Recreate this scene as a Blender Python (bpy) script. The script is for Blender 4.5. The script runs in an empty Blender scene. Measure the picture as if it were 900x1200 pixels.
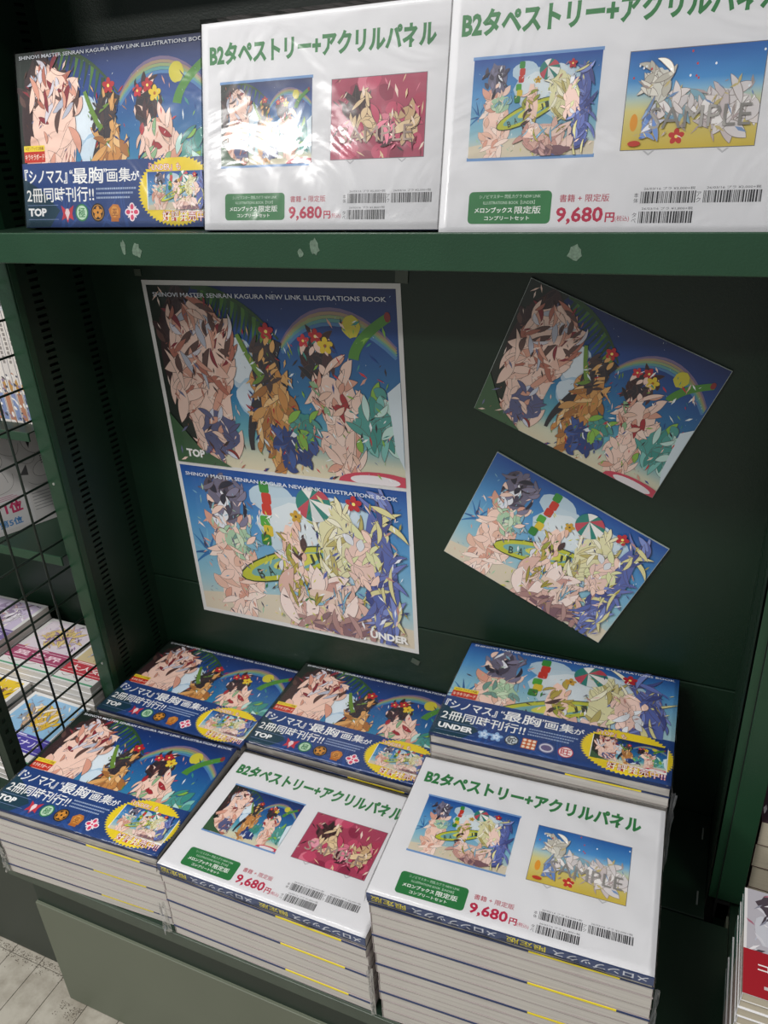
import bpy, bmesh, math, random
from mathutils import Vector, Matrix
PI = math.pi
R = math.radians
S = bpy.context.scene
C = S.collection
H = 1.324                       # eye height above the floor; the shelf back is the plane y = DB
DB = 0.965

# ---------------------------------------------------------------- camera
cam = bpy.data.cameras.new('camera')
cam.sensor_fit = 'VERTICAL'; cam.sensor_height = 24.0; cam.sensor_width = 18.0
cam.lens = 916.23 / 1200 * 24.0
cam.clip_start = 0.02
co = bpy.data.objects.new('camera', cam); C.objects.link(co)
rx = Vector((0.91641556, 0.3969496, -0.0511227))
dn = Vector((0.13379832, -0.42423761, -0.89561178))
fw = Vector((-0.37720091, 0.81391244, -0.44188914))
co.matrix_world = Matrix(((rx.x, -dn.x, -fw.x, 0), (rx.y, -dn.y, -fw.y, 0), (rx.z, -dn.z, -fw.z, H), (0, 0, 0, 1)))
S.camera = co
# ---------------------------------------------------------------- light
S.view_settings.view_transform = 'Standard'; S.view_settings.look = 'None'
S.view_settings.gamma = 1.0; S.view_settings.exposure = 0.0
S.view_settings.use_curve_mapping = False
w = bpy.data.worlds.new('shop_ambient'); S.world = w; w.use_nodes = True
w.node_tree.nodes['Background'].inputs[0].default_value = (0.95, 0.975, 1.0, 1)
w.node_tree.nodes['Background'].inputs[1].default_value = 0.30
def area(name, loc, sx, sy, power, col=(1, 0.98, 0.95), aim=None):
    l = bpy.data.lights.new(name, 'AREA'); l.shape = 'RECTANGLE'; l.size = sx; l.size_y = sy
    l.energy = power; l.color = col
    o = bpy.data.objects.new(name, l); C.objects.link(o); o.location = loc
    if aim:
        o.rotation_euler = (Vector(aim) - Vector(loc)).to_track_quat('-Z', 'Y').to_euler()
    return o
area('ceiling_lamp', (-1.20, -0.35, 2.75), 1.25, 0.22, 50)
area('ceiling_lamp', (1.5, -0.9, 2.75), 1.25, 0.22, 22)
area('ceiling_lamp', (-2.45, -2.2, 2.75), 0.8, 0.3, 72)

# ---------------------------------------------------------------- materials
def srgb(c):
    if isinstance(c, str):
        c = tuple(int(c[i:i+2], 16) for i in (0, 2, 4))
    return tuple(((v/255)/12.92 if v/255 <= 0.04045 else ((v/255+0.055)/1.055)**2.4) for v in c)
def new_mat(name):
    m = bpy.data.materials.new(name); m.use_nodes = True
    return m, m.node_tree.nodes, m.node_tree.links, m.node_tree.nodes['Principled BSDF']
def simple(name, col, rough=0.5, metal=0.0, var=0.0, scale=20.0, bump=0.0, bscale=200.0, coat=0.0):
    m, n, l, p = new_mat(name)
    c = srgb(col)
    p.inputs['Base Color'].default_value = (*c, 1)
    p.inputs['Roughness'].default_value = rough
    p.inputs['Metallic'].default_value = metal
    if coat:
        p.inputs['Coat Weight'].default_value = coat; p.inputs['Coat Roughness'].default_value = 0.08
    tc = n.new('ShaderNodeTexCoord')
    if var:
        t = n.new('ShaderNodeTexNoise'); t.inputs['Scale'].default_value = scale; t.inputs['Detail'].default_value = 6
        l.new(tc.outputs['Object'], t.inputs['Vector'])
        r = n.new('ShaderNodeValToRGB')
        r.color_ramp.elements[0].position = 0.3; r.color_ramp.elements[1].position = 0.7
        r.color_ramp.elements[0].color = (*[v*(1-var) for v in c], 1)
        r.color_ramp.elements[1].color = (*[min(1, v*(1+var)) for v in c], 1)
        l.new(t.outputs['Fac'], r.inputs['Fac']); l.new(r.outputs['Color'], p.inputs['Base Color'])
    if bump:
        t = n.new('ShaderNodeTexNoise'); t.inputs['Scale'].default_value = bscale
        l.new(tc.outputs['Object'], t.inputs['Vector'])
        b = n.new('ShaderNodeBump'); b.inputs['Strength'].default_value = bump; b.inputs['Distance'].default_value = 0.001
        l.new(t.outputs['Fac'], b.inputs['Height']); l.new(b.outputs['Normal'], p.inputs['Normal'])
    return m
def page_mat(name, col, coord_axis=2, freq=900):
    m, n, l, p = new_mat(name)
    c = srgb(col)
    tc = n.new('ShaderNodeTexCoord')
    mp = n.new('ShaderNodeMapping')
    sc = [3, 3, 3]; sc[coord_axis] = freq
    mp.inputs['Scale'].default_value = sc
    t = n.new('ShaderNodeTexNoise'); t.inputs['Scale'].default_value = 1.0; t.inputs['Detail'].default_value = 3
    l.new(tc.outputs['Object'], mp.inputs['Vector']); l.new(mp.outputs['Vector'], t.inputs['Vector'])
    r = n.new('ShaderNodeValToRGB')
    r.color_ramp.elements[0].position = 0.3; r.color_ramp.elements[1].position = 0.62
    r.color_ramp.elements[0].color = (*[v*0.82 for v in c], 1); r.color_ramp.elements[1].color = (*c, 1)
    l.new(t.outputs['Fac'], r.inputs['Fac']); l.new(r.outputs['Color'], p.inputs['Base Color'])
    b = n.new('ShaderNodeBump'); b.inputs['Strength'].default_value = 0.4; b.inputs['Distance'].default_value = 0.0004
    l.new(t.outputs['Fac'], b.inputs['Height']); l.new(b.outputs['Normal'], p.inputs['Normal'])
    p.inputs['Roughness'].default_value = 0.6
    return m
def print_mat(name, rough, coat, bump):
    m, n, l, p = new_mat(name)
    a = n.new('ShaderNodeVertexColor'); a.layer_name = 'Col'
    l.new(a.outputs['Color'], p.inputs['Base Color'])
    p.inputs['Roughness'].default_value = rough
    p.inputs['Coat Weight'].default_value = coat; p.inputs['Coat Roughness'].default_value = 0.06
    if bump:
        tc = n.new('ShaderNodeTexCoord')
        t = n.new('ShaderNodeTexNoise'); t.inputs['Scale'].default_value = 9; t.inputs['Detail'].default_value = 3; t.inputs['Distortion'].default_value = 1.5
        l.new(tc.outputs['Object'], t.inputs['Vector'])
        b = n.new('ShaderNodeBump'); b.inputs['Strength'].default_value = bump; b.inputs['Distance'].default_value = 0.004
        l.new(t.outputs['Fac'], b.inputs['Height']); l.new(b.outputs['Normal'], p.inputs['Coat Normal'])
    return m
def film_mat():
    m, n, l, p = new_mat('clear_shrink_film')
    out = n['Material Output']
    n.remove(p)
    tr = n.new('ShaderNodeBsdfTransparent'); gl = n.new('ShaderNodeBsdfGlossy'); gl.inputs['Roughness'].default_value = 0.13
    mx = n.new('ShaderNodeMixShader'); fr = n.new('ShaderNodeFresnel'); fr.inputs['IOR'].default_value = 1.5
    tc = n.new('ShaderNodeTexCoord')
    t = n.new('ShaderNodeTexNoise'); t.inputs['Scale'].default_value = 9; t.inputs['Detail'].default_value = 3; t.inputs['Distortion'].default_value = 1.2
    l.new(tc.outputs['Object'], t.inputs['Vector'])
    b = n.new('ShaderNodeBump'); b.inputs['Strength'].default_value = 0.8; b.inputs['Distance'].default_value = 0.003
    l.new(t.outputs['Fac'], b.inputs['Height'])
    l.new(b.outputs['Normal'], gl.inputs['Normal']); l.new(b.outputs['Normal'], fr.inputs['Normal'])
    ad = n.new('ShaderNodeMath'); ad.operation = 'MULTIPLY_ADD'; ad.inputs[1].default_value = 0.6; ad.inputs[2].default_value = -0.01; ad.use_clamp = True
    l.new(fr.outputs[0], ad.inputs[0])
    l.new(ad.outputs[0], mx.inputs['Fac']); l.new(tr.outputs[0], mx.inputs[1]); l.new(gl.outputs[0], mx.inputs[2])
    l.new(mx.outputs[0], out.inputs['Surface'])
    return m
M = {}
M['green'] = simple('dark_green_enamel', (16, 40, 26), 0.42, 0, 0.10, 9, 0.25, 500)
M['green_lip'] = simple('green_enamel_lip', (30, 64, 43), 0.36, 0, 0.08, 14, 0.25, 500)
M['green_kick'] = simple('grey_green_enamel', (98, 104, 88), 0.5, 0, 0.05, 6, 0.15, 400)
M['green_kick_dark'] = simple('grey_green_enamel_darker', (46, 54, 46), 0.5, 0, 0.05, 6, 0.15, 400)  # darker copy of the kick panel colour, for the left bay's set-back panel
M['green_deep'] = simple('deep_green_enamel', (8, 34, 22), 0.45, 0, 0.06, 10, 0.2, 500)
M['lip_grey'] = simple('worn_grey_green_lip', (60, 72, 60), 0.4, 0, 0.12, 30, 0.2, 500)
M['dark'] = simple('cavity_shade', (10, 14, 12), 0.9)  # near-black colour standing for the shade inside the hollow side panels
M['wire'] = simple('green_black_wire', (26, 40, 32), 0.38)
M['paper'] = simple('white_paper', (222, 222, 225), 0.5)
M['pages'] = page_mat('page_edges', (202, 197, 190))
M['pages_old'] = page_mat('yellowed_page_edges', (196, 186, 165), 2, 700)
M['print'] = print_mat('ink_on_gloss_paper', 0.42, 0.35, 0.25)
M['print_board'] = print_mat('ink_on_board', 0.35, 0.3, 0.05)
M['film'] = film_mat()
M['flap'] = M['film'].copy(); M['flap'].name = 'crumpled_film'
_n = M['flap'].node_tree.nodes; _l = M['flap'].node_tree.links
_o = _n['Material Output']; _src = _o.inputs['Surface'].links[0].from_socket
_d = _n.new('ShaderNodeBsdfDiffuse'); _d.inputs['Color'].default_value = (.8, .82, .85, 1); _m = _n.new('ShaderNodeMixShader'); _m.inputs['Fac'].default_value = .10
_l.new(_src, _m.inputs[1]); _l.new(_d.outputs[0], _m.inputs[2]); _l.new(_m.outputs[0], _o.inputs['Surface'])
M['blue'] = simple('navy_cover_edge', (32, 52, 96), 0.35)
M['darkcover'] = simple('dark_cover_edge', (70, 74, 84), 0.35)
M['yellow'] = simple('yellow_obi_edge', (236, 214, 40), 0.4)
M['pinkline'] = simple('pink_cover_edge', (160, 150, 148), 0.4)
M['red_edge'] = simple('dark_red_cover_edge', (60, 26, 34), 0.4)
M['clear'] = simple('clear_acrylic_edge', (170, 180, 175), 0.15)
M['tape'] = simple('old_tape', (74, 84, 72), 0.3)
M['residue'] = simple('tape_residue', (92, 112, 96), 0.6, 0, 0.3, 300)
M['steel'] = simple('bright_screw', (190, 195, 190), 0.3, 0.8)
# floor tile: pale vinyl with dirt
def floor_mat():
    m, n, l, p = new_mat('pale_vinyl_tile')
    tc = n.new('ShaderNodeTexCoord')
    t = n.new('ShaderNodeTexNoise'); t.inputs['Scale'].default_value = 18; t.inputs['Detail'].default_value = 8; t.inputs['Roughness'].default_value = 0.65
    l.new(tc.outputs['Object'], t.inputs['Vector'])
    r = n.new('ShaderNodeValToRGB')
    r.color_ramp.elements[0].position = 0.3; r.color_ramp.elements[1].position = 0.6
    r.color_ramp.elements[0].color = (*srgb((132, 125, 112)), 1); r.color_ramp.elements[1].color = (*srgb((172, 167, 155)), 1)
    l.new(t.outputs['Fac'], r.inputs['Fac']); l.new(r.outputs['Color'], p.inputs['Base Color'])
    p.inputs['Roughness'].default_value = 0.45
    return m
M['tile'] = floor_mat()

# ---------------------------------------------------------------- mesh helpers
def link(o, parent=None):
    C.objects.link(o)
    if parent is not None: o.parent = parent
    return o
def mesh_obj(name, bm, mat, parent=None, smooth=False):
    me = bpy.data.meshes.new(name); bm.to_mesh(me); bm.free()
    for m in (mat if isinstance(mat, (list, tuple)) else [mat]): me.materials.append(m)
    if smooth:
        for p in me.polygons: p.use_smooth = True
    return link(bpy.data.objects.new(name, me), parent)
def add_box(bm, x0, x1, y0, y1, z0, z1, bev=0.0, mi=0):
    vs = [bm.verts.new((x, y, z)) for z in (z0, z1) for y in (y0, y1) for x in (x0, x1)]
    fs = [bm.faces.new([vs[i] for i in f]) for f in ((0, 2, 3, 1), (4, 5, 7, 6), (0, 1, 5, 4), (2, 6, 7, 3), (0, 4, 6, 2), (1, 3, 7, 5))]
    for f in fs: f.material_index = mi
    if bev:
        es = list({e for f in fs for e in f.edges})
        r = bmesh.ops.bevel(bm, geom=es, offset=bev, segments=2, affect='EDGES', profile=0.5)
        for f in r['faces']: f.material_index = mi
    return bm
def box_obj(name, x0, x1, y0, y1, z0, z1, mat, parent=None, bev=0.0):
    bm = bmesh.new(); add_box(bm, x0, x1, y0, y1, z0, z1, bev)
    return mesh_obj(name, bm, mat, parent)
def empty(name, loc, label, cat, group=None, rot=(0, 0, 0)):
    o = bpy.data.objects.new(name, None); o.empty_display_size = 0.05
    C.objects.link(o); o.location = loc; o.rotation_euler = rot
    tag(o, label, cat, group); return o
def tag(o, label, cat, group=None):
    o['label'] = label; o['category'] = cat
    if group: o['group'] = group
def kids(o): return [c for c in C.objects if c.parent is o]
def dup(root, loc, rot, label, group=None, scale=None):
    r = root.copy(); C.objects.link(r); r.location = loc; r.rotation_euler = rot; r['label'] = label
    if group: r['group'] = group
    if scale: r.scale = scale
    for ch in kids(root):
        c = ch.copy(); C.objects.link(c); c.parent = r
        for g in kids(ch):
            d = g.copy(); C.objects.link(d); d.parent = c
    return r
def tube(bm, a, b, r, seg=8):
    a = Vector(a); b = Vector(b); d = (b-a).normalized()
    u = d.orthogonal().normalized(); v = d.cross(u)
    ra = [bm.verts.new(a+(u*math.cos(2*PI*i/seg)+v*math.sin(2*PI*i/seg))*r) for i in range(seg)]
    rb = [bm.verts.new(b+(u*math.cos(2*PI*i/seg)+v*math.sin(2*PI*i/seg))*r) for i in range(seg)]
    for i in range(seg): bm.faces.new((ra[i], ra[(i+1) % seg], rb[(i+1) % seg], rb[i]))
    bm.faces.new(ra[::-1]); bm.faces.new(rb)

# ---------------------------------------------------------------- flat print: coloured shapes stacked a hair apart
_txt = {}
def text_geo(s, bold):
    k = (s, bold)
    if k in _txt: return _txt[k]
    cu = bpy.data.curves.new('t', 'FONT'); cu.body = s; cu.size = 1; cu.offset = bold; cu.resolution_u = 2
    cu.fill_mode = 'FRONT'
    o = bpy.data.objects.new('t', cu); C.objects.link(o)
    bpy.context.view_layer.update()
    dg = bpy.context.evaluated_depsgraph_get()
    me = bpy.data.meshes.new_from_object(o.evaluated_get(dg))
    vs = [(v.co.x, v.co.y) for v in me.vertices]
    fs = [tuple(p.vertices) for p in me.polygons]
    bpy.data.objects.remove(o); bpy.data.curves.remove(cu); bpy.data.meshes.remove(me)
    if not vs: vs = [(0, 0), (1, 1)]
    x0 = min(v[0] for v in vs); x1 = max(v[0] for v in vs); y0 = min(v[1] for v in vs); y1 = max(v[1] for v in vs)
    vs = [((x-x0)/max(1e-6, x1-x0), (y-y0)/max(1e-6, y1-y0)) for x, y in vs]
    _txt[k] = (vs, fs); return _txt[k]
def clip_poly(P, x0, y0, x1, y1):
    def cut(P, f, g):
        out = []
        for i in range(len(P)):
            a, b = P[i-1], P[i]; fa, fb = f(a), f(b)
            if (fa >= 0) != (fb >= 0):
                t = fa/(fa-fb); out.append((a[0]+(b[0]-a[0])*t, a[1]+(b[1]-a[1])*t))
            if fb >= 0: out.append(b)
        return out
    for f in (lambda p: p[0]-x0, lambda p: x1-p[0], lambda p: p[1]-y0, lambda p: y1-p[1]):
        if len(P) < 3: return []
        P = cut(P, f, None)
    return P
class Print:
    """shapes in millimetres; each shape lies one ink layer over what it overlaps"""
    Q = 1.6e-5
    def __init__(s, w, h):
        s.w, s.h = w, h; s.v = []; s.f = []; s.c = []; s.b = []; s.win = (0, 0, w, h)
    def layer(s, bb):
        L = 0
        for (a, b, c, d, l) in s.b:
            if l >= L and a < bb[2] and bb[0] < c and b < bb[3] and bb[1] < d: L = l+1
        s.b.append((*bb, L)); return L
    def poly(s, P, col, lay=None):
        P = clip_poly(P, *s.win)
        if len(P) < 3: return
        Q = []
        for p in P:
            if not Q or (abs(p[0]-Q[-1][0])+abs(p[1]-Q[-1][1])) > 0.02: Q.append(p)
        if len(Q) < 3: return
        xs = [p[0] for p in Q]; ys = [p[1] for p in Q]
        if max(xs)-min(xs) < 0.05 or max(ys)-min(ys) < 0.05: return
        L = s.layer((min(xs), min(ys), max(xs), max(ys))) if lay is None else lay
        A = sum(Q[i-1][0]*Q[i][1]-Q[i][0]*Q[i-1][1] for i in range(len(Q)))
        if A < 0: Q = Q[::-1]
        k = len(s.v); c = srgb(col)
        s.v += [(x, y, L) for x, y in Q]; s.c += [c]*len(Q); s.f.append(tuple(range(k, k+len(Q))))
        return L
    def rect(s, x, y, w, h, col): s.poly([(x, y), (x+w, y), (x+w, y+h), (x, y+h)], col)
    def rrect(s, x, y, w, h, r, col):
        P = []
        for cx, cy, a in ((x+w-r, y+r, -90), (x+w-r, y+h-r, 0), (x+r, y+h-r, 90), (x+r, y+r, 180)):
            P += [(cx+r*math.cos(R(a+i*22.5)), cy+r*math.sin(R(a+i*22.5))) for i in range(5)]
        s.poly(P, col)
    def ell(s, cx, cy, rx_, ry_, col, rot=0, n=20, jag=0.0, rnd=None, spikes=0):
        P = []
        m = spikes*2 if spikes else n
        ca, sa = math.cos(R(rot)), math.sin(R(rot))
        for i in range(m):
            a = 2*PI*i/m
            k = (1.0 if i % 2 else 1-jag) if spikes else (1+(rnd.uniform(-jag, jag) if rnd else 0))
            x, y = rx_*k*math.cos(a), ry_*k*math.sin(a)
            P.append((cx+x*ca-y*sa, cy+x*sa+y*ca))
        s.poly(P, col)
    def ribbon(s, pts, w0, w1, col, mid=None):
        n_ = 12; L = []; Rr = []
        def B(t):
            q = [Vector(p) for p in pts]
            while len(q) > 1: q = [q[i].lerp(q[i+1], t) for i in range(len(q)-1)]
            return q[0]
        for i in range(n_+1):
            t = i/n_; p = B(t); d = (B(min(1, t+0.02))-B(max(0, t-0.02))).normalized(); nn = Vector((-d.y, d.x))
            ww = (w0+(w1-w0)*t) if mid is None else (w0*(1-t)**2+2*mid*t*(1-t)*2+w1*t*t)
            L.append(tuple(p+nn*ww/2)); Rr.append(tuple(p-nn*ww/2))
        s.poly(L+Rr[::-1], col)
    def grad(s, x, y, w, h, stops, n_=10):
        """printed backdrop, colours top to bottom"""
        L = s.layer((x, y, x+w, y+h)); k = len(s.v)
        for i in range(n_+1):
            t = i/n_
            for j in range(len(stops)-1):
                if stops[j][0] <= t <= stops[j+1][0]+1e-9:
                    u = (t-stops[j][0])/(stops[j+1][0]-stops[j][0])
                    c = tuple(a+(b-a)*u for a, b in zip(srgb(stops[j][1]), srgb(stops[j+1][1]))); break
            yy = y+h*(1-t)
            s.v += [(x, yy, L), (x+w, yy, L)]; s.c += [c, c]
            if i: s.f.append((k+2*i, k+2*i+1, k+2*i-1, k+2*i-2))
    def text(s, t, x, y, w, h, col, bold=0.0, rot=0, clip=True):
        vs, fs = text_geo(t, bold)
        ca, sa = math.cos(R(rot)), math.sin(R(rot))
        cx, cy = x+w/2, y+h/2
        L = s.layer((x, y, x+w, y+h)); k = len(s.v); c = srgb(col)
        pts = []
        for u, v in vs:
            px, py = (u-0.5)*w, (v-0.5)*h
            pts.append((cx+px*ca-py*sa, cy+px*sa+py*ca))
        s.v += [(p[0], p[1], L) for p in pts]; s.c += [c]*len(vs)
        s.f += [tuple(i+k for i in f) for f in fs]
    def mesh(s, name, mat='print', z0=0.0, scale=0.001):
        me = bpy.data.meshes.new(name)
        me.from_pydata([(x*scale, y*scale, z0+l*s.Q) for x, y, l in s.v], [], s.f)
        a = me.color_attributes.new('Col', 'FLOAT_COLOR', 'POINT')
        fl = []
        for c in s.c: fl += [c[0], c[1], c[2], 1.0]
        a.data.foreach_set('color', fl)
        me.materials.append(M[mat]); me.update()
        # all ink faces outwards
        up = sum(1 for p in me.polygons if p.normal.z < 0)
        if up: me.flip_normals() if up > len(me.polygons)/2 else None
        return me

# ---------------------------------------------------------------- pictures (plain beach patterns, no figures)
SK, SK2, SKL = 'd9a08c', 'b5705f', 'f0cfc0'
BR, BR2 = '3c2a2c', '5f4540'
def dabs(P, rnd, x, y, w, h, cols, n_, a, b):
    for _ in range(n_):
        cx, cy = x+rnd.random()*w, y+rnd.random()*h
        an = rnd.uniform(20, 160); L_ = rnd.uniform(a, b); c = rnd.choice(cols)
        dx, dy = L_*math.cos(R(an)), L_*math.sin(R(an)); k = rnd.uniform(0.12, 0.3)
        P.poly([(cx-dx/2, cy-dy/2), (cx-dy*k/2+dx*.1, cy+dx*k/2+dy*.1), (cx+dx/2, cy+dy/2), (cx+dy*k/2, cy-dx*k/2)], c)
def flower(P, cx, cy, r, col, core='f2e27a'):
    for i in range(5):
        a = R(72*i+18); P.ell(cx+r*0.55*math.cos(a), cy+r*0.55*math.sin(a), r*0.5, r*0.36, col, math.degrees(a), 10)
    P.ell(cx, cy, r*0.22, r*0.22, core, 0, 8)
def bouquet(P, rnd, X, Y, w, full, s, cu, cv, ru, rv, cols, n_, ln, wd, line='54403c'):
    """curved petals scattered through an oval region, each with a thin drawn outline"""
    P.ell(X(cu), Y(cv), ru*w*.8, rv*full*.85, cols[0], 0, 22, .16, rnd)
    for _ in range(int(n_*1.5)):
        a = rnd.uniform(0, 2*PI); r = math.sqrt(rnd.random())
        cx, cy = X(cu+ru*r*math.cos(a)), Y(cv+rv*r*math.sin(a)); d = rnd.uniform(-70, 70)+90
        L_ = ln*s*rnd.uniform(.5, 1.1); W_ = 2.1*wd*s*rnd.uniform(.45, 1.0)
        dx, dy = L_*math.cos(R(d))/2, L_*math.sin(R(d))/2; k = rnd.uniform(-.6, .6)
        pts = [(cx-dx, cy-dy), (cx-dy*k, cy+dx*k), (cx+dx, cy+dy)]
        P.ribbon(pts, .8*s, .8*s, line, mid=W_/2+.7*s); P.ribbon(pts, .1*s, .1*s, rnd.choice(cols), mid=W_/2)
def outlined(P, fn, *a, line='4a2e2a', t=0.7):
    fn(*a)
def art_top(P, x, y, w, h, lod=1.0, seed=3, ybase=0.0):
    """deep blue sky, palm frond, cloud, rainbow and warm colour patches; ybase = lowest share shown"""
    rnd = random.Random(seed); old = P.win
    P.win = (max(x, old[0]), max(y, old[1]), min(x+w, old[2]), min(y+h, old[3]))
    full = h/(1-ybase); yb = y+h-full
    X = lambda u: x+u*w
    Y = lambda v: yb+v*full
    s = w/297.0
    st = [(0, '14285c'), (0.25, '1d478c'), (0.6, '2f7fae'), (0.8, '6fb4bf'), (0.88, 'cfd2bb'), (1, 'd8cdb0')]
    cut = 1-ybase
    st2 = [(min(1, a/cut), b) for a, b in st if a/cut < 1]; st2.append((1, 'd8cdb0' if ybase == 0 else '3a86ad'))
    P.grad(x, y, w, h, st2)
    rb = lambda cu, cv, ru, rv, c, rot=0, j=0.06: P.ell(X(cu), Y(cv), ru*w, rv*full, c, rot, 18, j, rnd)
    for cu, cv, ru, rv, c in ((.37, .6, .07, .14, 'b9cfe0'), (.36, .62, .06, .12, 'dbe6ee'), (.43, .42, .1, .12, 'a9c6dc'), (.41, .42, .08, .09, 'cfdfeb'), (.52, .3, .1, .06, '9cc4d8')):
        rb(cu, cv, ru, rv, c)
    for i, c in enumerate(('7a6a8a', 'a08a70', '8fa070', '5f9a98', '4d7fb0')):     # rainbow
        P.ribbon([(X(.55), Y(.72-i*.012)), (X(.66), Y(.96-i*.02)), (X(.84), Y(.96-i*.02)), (X(.99), Y(.72-i*.012))], 3.4*s, 3.4*s, c)
    P.poly([(X(0), Y(0)), (X(.1), Y(0)), (X(.16), Y(.3)), (X(.07), Y(.5)), (X(.12), Y(.8)), (X(.2), Y(1)), (X(0), Y(1))], '1f2a24')
    for k in range(int(9*lod)+3):                                                   # palm frond
        t = k/(int(9*lod)+2); px, py = .24+.28*t, 1.0-.26*t*t
        P.ribbon([(X(px), Y(py)), (X(px-.01), Y(py-.07)), (X(px-.05+.03*t), Y(py-.15))], 6*s, .6*s, ('24452c', '4d7a34', '2f5a30')[k % 3])
    P.ribbon([(X(.2), Y(1.0)), (X(.4), Y(.98)), (X(.54), Y(.74))], 7*s, 2*s, '2f4f2c')
    B = lambda *q, **k: bouquet(P, rnd, X, Y, w, full, s, *q, **k)
    q = lambda k: max(5, int(k*(.5+.5*min(lod, 1.5))))
    P.ribbon([(X(.17), Y(.97)), (X(.01), Y(.7)), (X(.02), Y(.4)), (X(.15), Y(.2))], 34*s, 8*s, BR)
    B(.14, .8, .12, .18, [BR, BR, BR2, '2c2024'], q(16), 34, 9)
    B(.2, .45, .15, .5, [SKL, SKL, SK, 'e8bfae', SKL, SK2], q(30), 46, 15)
    B(.2, .72, .14, .22, [SKL, SK, SK2, BR2, '8a2f3a', 'b8bccb', 'd7d3dc'], q(24), 30, 8)
    B(.23, .2, .1, .15, ['5a5f86', SKL, SK, '8c3434', 'cfd3e2'], q(10), 24, 7)
    P.ribbon([(X(.52), Y(.74)), (X(.43), Y(.4)), (X(.36), Y(.28)), (X(.37), Y(.12))], 20*s, 5*s, '2e2b33')
    B(.49, .3, .08, .38, ['c98d4e', 'cf9a5c', 'dba868', 'a8703c', 'e8c088'], q(20), 36, 12)
    B(.47, .62, .06, .14, ['38333a', '2e2b33', 'dba868', '4a3a3a', '6b8f3a'], q(14), 22, 7)
    B(.56, .16, .1, .12, ['27407c', '2c437f', '3c5a9c', 'dfe6f0'], q(12), 26, 9)
    P.ribbon([(X(.37), Y(.76)), (X(.41), Y(.62)), (X(.45), Y(.55))], 5*s, 8*s, '6b8f3a')
    flower(P, X(.495), Y(.78), 9*s, 'b3262f')
    B(.68, .66, .07, .13, ['2f2a33', '23242e', '3a2228', SKL, '4a3038'], q(16), 24, 8)
    B(.77, .28, .08, .36, [SKL, SKL, SK, 'e8c2ae', 'f3d9cc'], q(22), 36, 12)
    B(.72, .46, .09, .12, [SKL, SK, 'a52d37', '8fb68a', 'e8c2ae'], q(14), 22, 7)
    B(.9, .32, .09, .18, ['4e9a92', '3c8f86', '86b84c', '7cc0b8', 'bfe0d8'], q(14), 30, 12)
    P.ribbon([(X(.83), Y(.66)), (X(.84), Y(.76)), (X(.97), Y(.87))], 12*s, 9*s, '4f8a38'); rb(.83, .82, .035, .055, 'c9bf3f')
    P.ell(X(.965), Y(.87), 3.4*s, 5*s, '8a2f2f')
    flower(P, X(.64), Y(.74), 7*s, 'c8313d'); flower(P, X(.69), Y(.765), 8*s, 'b3262f'); flower(P, X(.725), Y(.72), 9*s, 'e2c43a', 'b06c20')
    B(.61, .28, .06, .1, ['3c8f86', '4e9a92', '86b84c'], q(7), 22, 9)
    if ybase == 0:
        P.ell(X(.9), Y(.0), .17*w, .07*full, 'c8445a'); P.ell(X(.88), Y(.02), .1*w, .03*full, 'e6dfe2'); P.poly([(X(.95), Y(.5)), (X(1), Y(.56)), (X(1), Y(.1)), (X(.97), Y(.2))], 'd4e2ea')
        P.poly([(X(0), Y(0)), (X(.26), Y(0)), (X(.12), Y(.1)), (X(0), Y(.3))], '3d5f40')
    n_ = int(60*lod)
    dabs(P, rnd, x+w*.02, yb, w*.32, full*.98, [BR, SK2, SKL, '8a2f3a', '6b6f90', 'f3ded2', '55382f'], n_, 3*s, 16*s)
    dabs(P, rnd, x+w*.38, yb, w*.22, full*.78, ['2e2b33', 'b97a40', 'e0b070', '27407c', 'dfe8ee', '6b8f3a', 'b3262f'], n_, 3*s, 13*s)
    dabs(P, rnd, x+w*.6, yb, w*.36, full*.85, ['2f2a33', SKL, SK, '3c8f86', '86b84c', 'c8313d', 'eef4f4', '1d478c'], n_, 3*s, 13*s)
    dabs(P, rnd, x+w*.3, y, w*.7, h, ['dfeaf2', '9cc4e0'], int(n_*.5), 1.2*s, 3*s)
    P.win = old
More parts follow.
